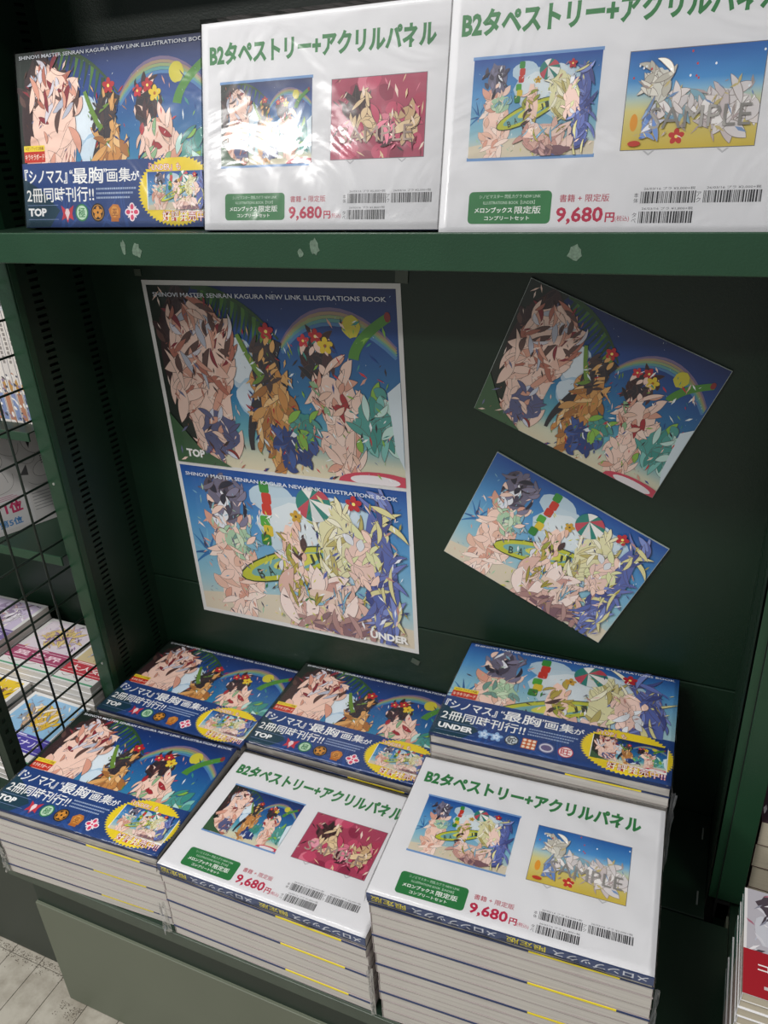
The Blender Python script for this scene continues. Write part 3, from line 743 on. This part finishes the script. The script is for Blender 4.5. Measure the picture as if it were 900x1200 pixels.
def flyer_book(kind, sheet_drop=False):
    t = empty('book_set', (0, 0, 0), 'x', 'book')
    put(PGT[0], 'page_block', t); put(PGT[1], 'cover', t)
    # white flyer sheet, faintly bowed
    bm = bmesh.new(); nx, ny = 16, 10; g = {}
    for i in range(nx+1):
        for j in range(ny+1): g[i, j] = bm.verts.new((i/nx*.297, j/ny*.210-.001, BT+.0008))
    for i in range(nx):
        for j in range(ny): bm.faces.new((g[i, j], g[i+1, j], g[i+1, j+1], g[i, j+1]))
    s_ = mesh_obj('flyer_sheet', bm, M['paper'], t)
    put(PM['ft' if kind == 'TOP' else 'fu'], 'flyer_print', s_, (0, -.001, BT+.00085))
    bm = bmesh.new(); add_box(bm, 0, .297, -.0016, -.0008, BT-.0118, BT+.0005)
    st = mesh_obj('title_strip', bm, M['blue'], t)
    put(PM['st'], 'strip_lettering', st, (0, -.0017, BT-.0114), (PI/2, 0, 0)).scale = (1, 1.28, 1)
    put(FS2, 'shrink_film', t)
    return t
ORD = ['topmost', 'second from the top', 'third from the top', 'fourth from the top', 'fifth from the top', 'sixth from the top', 'seventh from the top', 'eighth from the top', 'ninth from the top', 'tenth from the top', 'eleventh from the top', 'twelfth from the top', 'thirteenth from the top', 'fourteenth from the top', 'fifteenth from the top']
protoA = plain_book('illustration_book', 'a'); protoB = plain_book('illustration_book', 'b'); usedp = {'a': False, 'b': False}
def stack(x, y, yaw, n_, top, where, toplabel, sx=1.0, sy=1.0, lean=(0, 0), seed=0):
    r = random.Random(seed); grp = 'books stacked in the %s pile' % where
    for k in range(n_):
        z = Zc(BASE)+k*BT
        f = k/(n_-1)
        px, py = x-lean[0]*(1-f), y-lean[1]*(1-f)
        if k == n_-1:
            top.location = (x, y, z); top.rotation_euler = (0, 0, R(yaw)); top.scale = (sx, sy, 1); top['label'] = toplabel; top['group'] = grp
            continue
        kk = 'a' if (n_-1-k) % 3 == 1 else 'b'
        src = protoA if kk == 'a' else protoB
        lab = '%s book in the %s pile, %s' % ('grey-paged' if kk == 'b' else 'blue and yellow edged', where, ORD[n_-1-k])
        loc = (px+r.uniform(-.0012, .0012), py+r.uniform(-.0003, .0006), z); rot = (0, 0, R(yaw+r.uniform(-.25, .25)))
        if not usedp[kk]:
            usedp[kk] = True; o = src; o.location = loc; o.rotation_euler = rot; o['label'] = lab; o['group'] = grp; o.scale = (sx, sy, 1)
        else: dup(src, loc, rot, lab, grp, (sx, sy, 1))
stack(-.873, .499, 3.0, 8, cover_book('TOP', True), 'front left', 'picture book with blue paper band on top of the front left pile', .965, 1.0, seed=1)
stack(-.581, .507, 0.6, 8, flyer_book('TOP'), 'front middle', 'book set under white flyer, lowest of the two front flyers, pink picture', .98, 1.0, seed=2)
stack(-.282, .508, 2.9, 13, flyer_book('UNDER'), 'tall front right', 'book set under white flyer atop the tall front right pile, yellow beach picture', 1.0, 1.01, (-.007, 0), seed=3)
stack(-.905, .7475, 0.3, 6, cover_book('TOP', True), 'back left', 'picture book with blue paper band in the back left corner, topmost', .97, .99, seed=4)
stack(-.609, .753, 1.0, 7, cover_book('TOP', True), 'back middle', 'picture book with blue paper band on top of the back middle pile', 1.0, 1.0, seed=5)
stack(-.291, .730, 2.2, 15, cover_book('UNDER', True), 'tall back right', 'picture book with surfboard cover on top of the tall back right pile', 1.0, 1.0, seed=6)

# standing on the upper tray, leaning back
def stand(t, x, y, tilt, label, grp='books propped on the upper shelf'):
    a = R(90-tilt)
    t.rotation_euler = (a, 0, 0); t.location = (x, y+BT*math.sin(a), Zc(TRAY)); t['label'] = label; t['group'] = grp
    return t
s1 = stand(cover_book('TOP', True), -.871, .812, 13, 'film-wrapped picture book propped at the left end of the upper shelf')
s2 = stand(flyer_book('TOP'), -.570, .787, 13, 'propped book set with white flyer showing the pink picture')
s3 = stand(flyer_book('UNDER'), -.268, .737, 15, 'propped book set with white flyer, rightmost on the upper shelf')
words0 = ['first', 'second', 'third', 'fourth']
# spares behind hold them up
for k in range(4):
    a = R(75); o = dup(protoB, (-.268, .737+BT*math.sin(a)+BT*(k+1)/math.sin(a), Zc(TRAY)), (a, 0, 0), 'spare book behind the rightmost flyer on the upper shelf, %s from it' % words0[k], 'spare books behind the flyers')
for k in range(3):
    a = R(77); o = dup(protoB, (-.571, .787+BT*math.sin(a)+BT*(k+1)/math.sin(a), Zc(TRAY)), (a, 0, 0), 'spare book behind the middle flyer on the upper shelf, %s from it' % words0[k], 'spare books behind the flyers')
# loose film corners
def crinkle(loc, w_, h_, rot, seed, label, n1=5, n2=9):
    r = random.Random(seed); bm = bmesh.new(); g = {}
    for i in range(n1+1):
        for j in range(n2+1):
            e = i/n1
            g[i, j] = bm.verts.new((e*w_*(1+r.uniform(-.25, .1)*e), r.uniform(-.003, .003)*(0.3+e), j/n2*h_))
    for i in range(n1):
        for j in range(n2): bm.faces.new((g[i, j], g[i+1, j], g[i+1, j+1], g[i, j+1]))
    o = mesh_obj('film_flap', bm, M['flap']); o.location = loc; o.rotation_euler = rot; tag(o, label, 'plastic film', 'loose corners of shrink film'); return o
crinkle((-.283, .507, Zc(BASE+.002)), .007, .085, (0, 0, R(200)), 1, 'crumpled clear film on the lower left corner of the tall front right pile')
crinkle((.017, .524, Zc(BASE+.09)), .006, .11, (0, 0, R(-30)), 2, 'crumpled clear film down the right corner of the tall front right pile')
crinkle((-.584, .505, Zc(BASE+.002)), .010, .06, (0, 0, R(215)), 3, 'crumpled clear film between the front left and front middle piles')
crinkle((.007, .745, Zc(BASE+.12)), .007, .12, (0, 0, R(-20)), 4, 'crumpled clear film down the right corner of the tall back right pile')
crinkle((-.871, .497, Zc(BASE+.002)), .008, .05, (0, 0, R(200)), 5, 'crumpled clear film at the left corner of the front left pile')

# ---------------------------------------------------------------- poster and boards on the back panel
po = empty('poster', (-.8225, DB-.0008, Zc(-.7800)), 'tall two-picture poster taped to the green back panel', 'poster', rot=(PI/2, 0, 0))
bm = bmesh.new(); add_box(bm, 0, .424, 0, .591, -.0003, 0); mesh_obj('poster_sheet', bm, M['paper'], po); put(PM['po'], 'poster_print', po, (0, 0, .00003))
po.rotation_euler = (PI/2, R(-0.6), 0)
for x, z, w_, h_, r_ in ((-.402, -.172, .018, .024, 5), (-.832, -.178, .012, .01, 0), (-.405, -.792, .014, .01, 20)):
    bm = bmesh.new(); add_box(bm, -w_/2, w_/2, -.0004, .0002, -h_/2, h_/2, .0001); t = mesh_obj('tape_piece', bm, M['tape']); t.location = (x, DB-.0014, Zc(z)); t.rotation_euler = (0, R(r_), 0)
    tag(t, 'old clear tape piece at the %s corner of the poster' % ('upper right' if h_ > .02 else 'upper left' if x < -.8 else 'lower right'), 'tape')
def board(which, bl, ang, label):
    b = empty('art_board', (bl[0], DB-.0035, Zc(bl[1])), label, 'picture board', 'picture boards stuck on the back panel', (PI/2, R(-ang), 0))
    b.rotation_euler = Matrix.Rotation(R(ang), 3, 'Z').to_4x4().to_euler()
    m = Matrix.Rotation(PI/2, 4, 'X') @ Matrix.Rotation(R(ang), 4, 'Z')
    b.rotation_euler = m.to_euler()
    bm = bmesh.new(); add_box(bm, 0, .259, 0, .1865, -.003, 0, .0004); mesh_obj('board', bm, M['clear'], b)
    o = put(PM[which], 'board_print', b, (.0007, .0007, .00003)); o.scale = (1.002, 1.006, 1); return b
board('ba', (-.304, -.345), -22.8, 'tilted picture board, upper of two, with palm frond and rainbow')
board('bb', (-.351, -.573), -25.4, 'tilted picture board, lower of two, with beach ball and surfboard')

# ---------------------------------------------------------------- wire grid at the left
wg = empty('wire_grid_panel', (-.953, .70, 0), 'dark wire grid panel closing the left side of the bay', 'wire panel')
def wpart(name, a, b, r_=.0019, mat='wire'):
    bm = bmesh.new(); o_ = wg.location
    tube(bm, (a[0]-o_.x, a[1]-o_.y, Zc(a[2])), (b[0]-o_.x, b[1]-o_.y, Zc(b[2])), r_, 8); return mesh_obj(name, bm, M[mat], wg, True)
z = -.22+.0509*5
while z > -.95:
    wpart('wire', (-.9545, .606, z), (-.9545, .812, z)); z -= .0509
for y in (.7615, .7105, .6595): wpart('wire', (-.9515, y, .04), (-.9515, y, -.955))
o_ = wg.location
bm = bmesh.new()
add_box(bm, -.964-o_.x, -.945-o_.x, .597-o_.y, .599-o_.y, Zc(-1.0), Zc(.06)); add_box(bm, -.964-o_.x, -.962-o_.x, .597-o_.y, .622-o_.y, Zc(-1.0), Zc(.06))
zz = -.99
ya, yb, yc, yd = .599-o_.y, .606-o_.y, .612-o_.y, .622-o_.y
add_box(bm, -.947-o_.x, -.945-o_.x, ya, yb, Zc(-1.0), Zc(.06)); add_box(bm, -.947-o_.x, -.945-o_.x, yc, yd, Zc(-1.0), Zc(.06))
while zz < .05:
    add_box(bm, -.947-o_.x, -.945-o_.x, yb, yc, Zc(zz), Zc(zz+.013)); zz += .0206
mesh_obj('slotted_post', bm, M['green'], wg)

# ---------------------------------------------------------------- neighbour bay on the left
nb = empty('bookshelf', (-1.4, .8, 0), 'neighbouring green shelving bay seen through the wire grid', 'bookshelf')
part('back_panel', -1.87, -.955, DB, DB+.012, -.99, .3, par=nb, bev=.001)
for zt, th in ((-.3895, .014), (-.606, .016), (-.10, .03)):
    part('shelf', -1.87, -.958, .803, .963, zt-.002, zt, par=nb, bev=.0003)
    part('shelf_lip', -1.87, -.958, .800, .803, zt-th, zt+.0005, 'green_lip', .0006, nb)
part('base_tray', -1.87, -.956, .56, .963, BASE-.003, BASE, 'green', .0004, nb); part('base_lip', -1.87, -.90, .556, .56, BASE-.03, BASE, 'green_lip', .0006, nb)
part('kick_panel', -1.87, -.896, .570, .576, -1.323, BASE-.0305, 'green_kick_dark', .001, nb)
# comic spines on its upper shelf
def spine_print(seed):
    r = random.Random(seed); P = Print(12, 176)
    P.rect(0, 0, 12, 176, r.choice(['d8d2cc', 'dcd6d0', 'd2ccc8']))
    c = r.choice(['7c8cb4', '7c8cb4', 'b07a5e', '453c3a'])
    P.rect(1, 4, 10, 44, c); P.ell(6, 60, 3.5, 12, r.choice(['b58a4a', '9a5a4a']), 0, 10, .2, r)
    for k in range(12): P.ell(r.uniform(1, 11), r.uniform(4, 80), r.uniform(1, 2.6), r.uniform(2, 6), r.choice(['4a4a5a', 'e8e4e0', c, '8a7a9a']), r.uniform(0, 90), 8)
    for k in range(9): P.rect(3.5+r.uniform(-.6, .6), 96+k*7, 5, 5, '8a8480')
    return P.mesh('spine_print')
spm = [spine_print(40+i) for i in range(4)]
def comic(name, w_, d_, t, mat='pages_old', cov='paper'):
    tt = empty(name, (0, 0, 0), 'x', 'book')
    bm = bmesh.new(); add_box(bm, .0006, w_-.0006, .0006, d_-.0006, .0005, t-.0005); mesh_obj('page_block', bm, M[mat], tt)
    bm = bmesh.new(); add_box(bm, 0, w_, 0, d_, 0, .0005); add_box(bm, 0, w_, 0, d_, t-.0005, t); add_box(bm, 0, .0006, 0, d_, .0005, t-.0005); mesh_obj('cover', bm, M[cov], tt)
    return tt
words = ['first', 'second', 'third', 'fourth', 'fifth', 'sixth', 'seventh', 'eighth', 'ninth', 'tenth', 'eleventh']
for i in range(11):
    x = -.975-i*.0133
    b = empty('comic_book', (x-.0062, .835, Zc(-.3893)), 'upright comic on the shelf behind the grid, %s from the green post' % words[i], 'book', 'upright comics behind the wire grid')
    bm = bmesh.new(); add_box(bm, -.0058, .0062, 0, .125, 0, .176, .0008); mesh_obj('cover', bm, M['paper'], b)
    put(spm[(i*3) % 4], 'spine_print', b, (-.0058, -.0001, 0), (PI/2, 0, 0))
# two printed black and white pages under that shelf
def manga_page(seed, foot):
    r = random.Random(seed); P = Print(150, 205)
    P.rect(0, 0, 150, 205, 'cfccca')
    for k in range(7):
        x0, y0 = r.uniform(5, 100), r.uniform(70, 170)
        P.ribbon([(x0, y0), (x0+r.uniform(10, 40), y0+r.uniform(-30, 30)), (x0+r.uniform(0, 45), y0+r.uniform(-40, 40))], .6, .6, '6a6866')
    for cx, cy, a, b in ((35, 128, 22, 16), (112, 150, 18, 24), (120, 98, 20, 14)):
        P.ell(cx, cy, a, b, '6a6866', 20); P.ell(cx, cy, a-.7, b-.7, 'd8d5d3', 20)
    P.poly([(20, 150), (46, 160), (54, 138), (50, 120), (44, 140), (30, 146)], '26242a'); P.poly([(98, 178), (116, 176), (112, 160), (104, 138), (101, 156)], '2a282c'); P.poly([(78, 96), (92, 112), (92, 92)], '5a585a')
    for k in range(3): P.text('ドドド', 8+k*46, 186, 22, 6, '4a484a', .01)
    for k in range(4):
        for j in range(5): P.rect(118+j*4.4, 118-k*4, 2.6, 2.4, '6a686a')
    if foot:
        P.rect(0, 8, 84, 62, 'd6d4d4'); P.text('第1位', 12, 34, 56, 22, 'c23a66', .04); P.text('第5位', 22, 12, 40, 14, '4a86c0', .03)
        for k in range(3): P.rect(6, 60+k*3.2, 64-k*6, 1.1, 'c07a94')
    for k in range(6): P.rect(88, 56-k*6, 58-(k % 3)*8, 1.3, '8a8a8c')
    return P.mesh('page_print', 'print_board')
mp = manga_page(3, True)
pg = empty('printed_page', (-1.124, .806, Zc(-.6055)), 'black and white comic page notice standing under the comics shelf', 'notice', rot=(R(80), 0, 0))
bm = bmesh.new(); add_box(bm, 0, .150, 0, .205, -.0006, 0); mesh_obj('paper_sheet', bm, M['paper'], pg); put(mp, 'page_print', pg, (0, 0, .00004))
pg.rotation_euler = (R(88), 0, R(68))
# flat magazines below
def mag_print(seed, band, pic, word):
    r = random.Random(seed); P = Print(136, 190)
    P.rect(0, 0, 136, 190, 'd9d8d6')
    P.rect(8, 74, 120, 108, pic[0])
    P.win = (8, 74, 128, 182)
    bouquet(P, r, lambda u: 8+u*120, lambda v: 74+v*108, 120, 108, 1.0, .5, .5, .34, .36, pic[1:]+[pic[1]], 26, 40, 9)
    dabs(P, r, 10, 76, 116, 104, pic+['4a4448', 'efe8e0'], 50, 5, 22)
    P.win = (0, 0, 136, 190)
    P.rect(0, 28, 136, 46, band[0]); P.rect(0, 66, 136, 1.2, band[1]); P.rect(0, 34, 136, 1.2, band[1])
    P.text(word, 12, 42, 112, 18, band[1], .015); P.rect(20, 69, 60, 3, band[1])
    P.rect(0, 4, 136, 5, '5a9a78')
    for k in range(3): P.ribbon([(14+k*40, 24), (28+k*38, 12), (46+k*36, 26)], 1.2, 1.2, '7a4a52')
    return P.mesh('cover_picture')
BASEZ = Zc(BASE)
mags = [ # x, y (near left corner), yaw, copies, band, picture, word, label
 (-1.100, .634, -1, 4, ('4d459a', 'd8d4ee'), ['8ab4d4', 'd8b23c', 'd0c0b0', '8a96a8', 'e6dccc', 'b89a80'], 'ファイナル', 'white-bordered comic with violet band nearest the wire grid'),
 (-1.243, .636, 1, 5, ('3f8a6a', 'e4f0e8'), ['d8b820', '6a4a38', 'e0cfc0', 'c8a088', 'e8e0d4'], 'アニ', 'comic with yellow and brown picture left of the violet-banded one'),
 (-1.192, .790, 1, 7, ('a04a6a', 'ecd0da'), ['d6ccd4', 'd8c080', '8a6a9a', 'c8a890', 'b8a8c4'], '異世界', 'comic with rose band and lilac picture at the back of the neighbouring bay'),
 (-1.052, .789, 0, 7, ('b8404a', 'f0dcd8'), ['c8b890', '8a8a98', 'd8b070', 'b8c0d4', '5a5048'], '大人気', 'comic with red band beside the green post behind the grid'),
 (-1.384, .636, 1, 4, ('3a8f80', 'e0f0ec'), ['d0c8b8', '9a8aa8', 'e0cfc0', 'c8a088', '6a5a60'], '物語', 'comic with teal band at the far left of the neighbouring bay'),
 (-1.334, .790, 1, 9, ('7a6a9a', 'e4def0'), ['c8bcd4', '9a8aa8', 'd4cfd8', 'c8a8a8', 'e8e2ea'], '魔法', 'comic with mauve band at the back far left')]
for q, (x, y, yaw, n_, band, pic, word, label) in enumerate(mags):
    pr = mag_print(60+q, band, pic, word); t_ = .0135
    first = comic('comic_book', .136, .150, t_, 'pages')
    o = put(pr, 'cover_picture', first, (0, 0, t_+.00003)); o.scale = (1, .150/.190, 1)
    sx_ = .68 if q == 3 else 1.0; first.scale = (sx_, 1, 1)
    top = first; top.location = (x, y, BASEZ+(n_-1)*t_); top.rotation_euler = (0, 0, R(yaw)); top['label'] = label; grp = 'comics lying in pile under the ' + label.split(' with ')[1][:24]; top['group'] = 'comics lying in the neighbouring bay'
    for k in range(n_-1):
        b = dup(first, (x+.0015*math.sin(k*5+q), y+.001*math.cos(k*3), BASEZ+k*t_), (0, 0, R(yaw)), 'comic under the %s, %s' % (' '.join(label.split()[:5]).replace('comic with ', ''), ORD[n_-1-k]), 'comics lying in the neighbouring bay')

# ---------------------------------------------------------------- neighbour bay on the right
rb_ = empty('bookshelf', (.45, .8, 0), 'neighbouring green bay at the right edge with comic piles', 'bookshelf')
part('back_panel', .115, .95, DB, DB+.012, -.99, .3, par=rb_, bev=.001); part('base_tray', .1005, .95, .5, .963, BASE-.003, BASE, 'green', .0004, rb_)
part('base_lip', .1005, .95, .497, .4995, BASE-.026, BASE, 'green_lip', .0005, rb_); part('kick_panel', .1005, .95, .529, .535, -1.323, BASE-.0265, 'green_kick', .001, rb_)
def right_cover():
    r = random.Random(77); P = Print(128, 150)
    P.rect(0, 0, 128, 150, 'b4b0b8')
    P.rect(0, 60, 3, 90, 'e0dcdc')
    for k in range(16): P.ribbon([(r.uniform(5, 60), r.uniform(80, 150)), (r.uniform(10, 60), r.uniform(70, 120)), (r.uniform(10, 80), r.uniform(60, 90))], r.uniform(3, 9), 1, r.choice(['8a8a98', 'cfcdd4', '6a6a7a', 'b8bcc8']))
    P.ell(34, 134, 22, 15, '4a4048', 20, 16, .15, r); P.ell(48, 128, 11, 12, 'dcb8a8'); P.ell(46, 92, 18, 20, 'd8bcb0'); P.ell(24, 90, 13, 22, 'c4c4cc', 10, 14, .15, r)
    dabs(P, r, 6, 60, 110, 88, ['4a4048', 'cfcdd4', '8a8a98', 'e8e4e6', 'a8687a'], 70, 4, 20)
    P.rect(0, 0, 128, 60, 'a01c28'); P.poly([(26, 60), (128, 60), (128, 0), (34, 0), (40, 26)], '3a2630')
    P.text('コミカライズ', 14, 34, 90, 11, 'f0ecea', .03); P.text('C.U', 52, 20, 24, 7, 'e0d8d8', .02)
    for k in range(8): P.rect(20+k*9, 12, 6.5, 4, 'c8bcbc')
    return P.mesh('cover_picture')
rc = right_cover()
def side_print(seed):
    r = random.Random(seed); P = Print(128, 12)
    P.rect(0, 0, 128, 12, 'a8a294'); P.rect(0, 1.5, 52, 9, '1f6a5c'); P.rect(70, 1.5, 44, 9, 'c8b8b0')
    for k in range(14): P.rect(72+k*3, r.uniform(2, 4), 1.8, r.uniform(3, 6), '7a2430')
    return P.mesh('spine_print')
sp = side_print(3)
first = comic('comic_book', .128, .130, .0123, 'pages_old')
put(sp, 'spine_print', first, (-.0001, .130, 0), (PI/2, 0, -PI/2))
for k in range(13):
    last = k == 12
    loc = (.098+.0009*math.sin(k*2.3), .580+.0012*math.cos(k*1.7), BASEZ+k*.0123)
    lab = 'comic with green spine in the right front pile, %s' % ORD[12-k]
    if last: first.location = loc; first['label'] = 'comic with red band and grey haired picture on the right front pile'; first['label'] = 'comic with grey picture and red band topping the right front pile'; first['group'] = 'comics in the right front pile'; put(rc, 'cover_picture', first, (0, 0, .01233)).scale = (1, .1300/.150, 1)
    else:
        dup(first, loc, (0, 0, 0), lab, 'comics in the right front pile')
thick = comic('comic_book', .148, .140, .040, 'pages_old', 'red_edge')
P = Print(148, 140); r = random.Random(5)
P.rect(0, 0, 148, 140, '3a2630'); dabs(P, r, 0, 0, 148, 140, ['6a2434', 'b8b0b4', '2a2026', '8a3444'], 90, 6, 24); tm = P.mesh('cover_picture')
for k in range(4):
    loc = (.1155+.001*math.sin(k*2.1), .818+.0015*math.cos(k), BASEZ+k*.0402)
    if k == 3: thick.location = loc; thick['label'] = 'thick comic with dark red cover topping the right back pile'; thick['group'] = 'thick comics in the right back pile'; put(tm, 'cover_picture', thick, (0, 0, .04004))
    else: dup(thick, loc, (0, 0, 0), 'thick comic in the right back pile, %s' % ORD[3-k], 'thick comics in the right back pile')
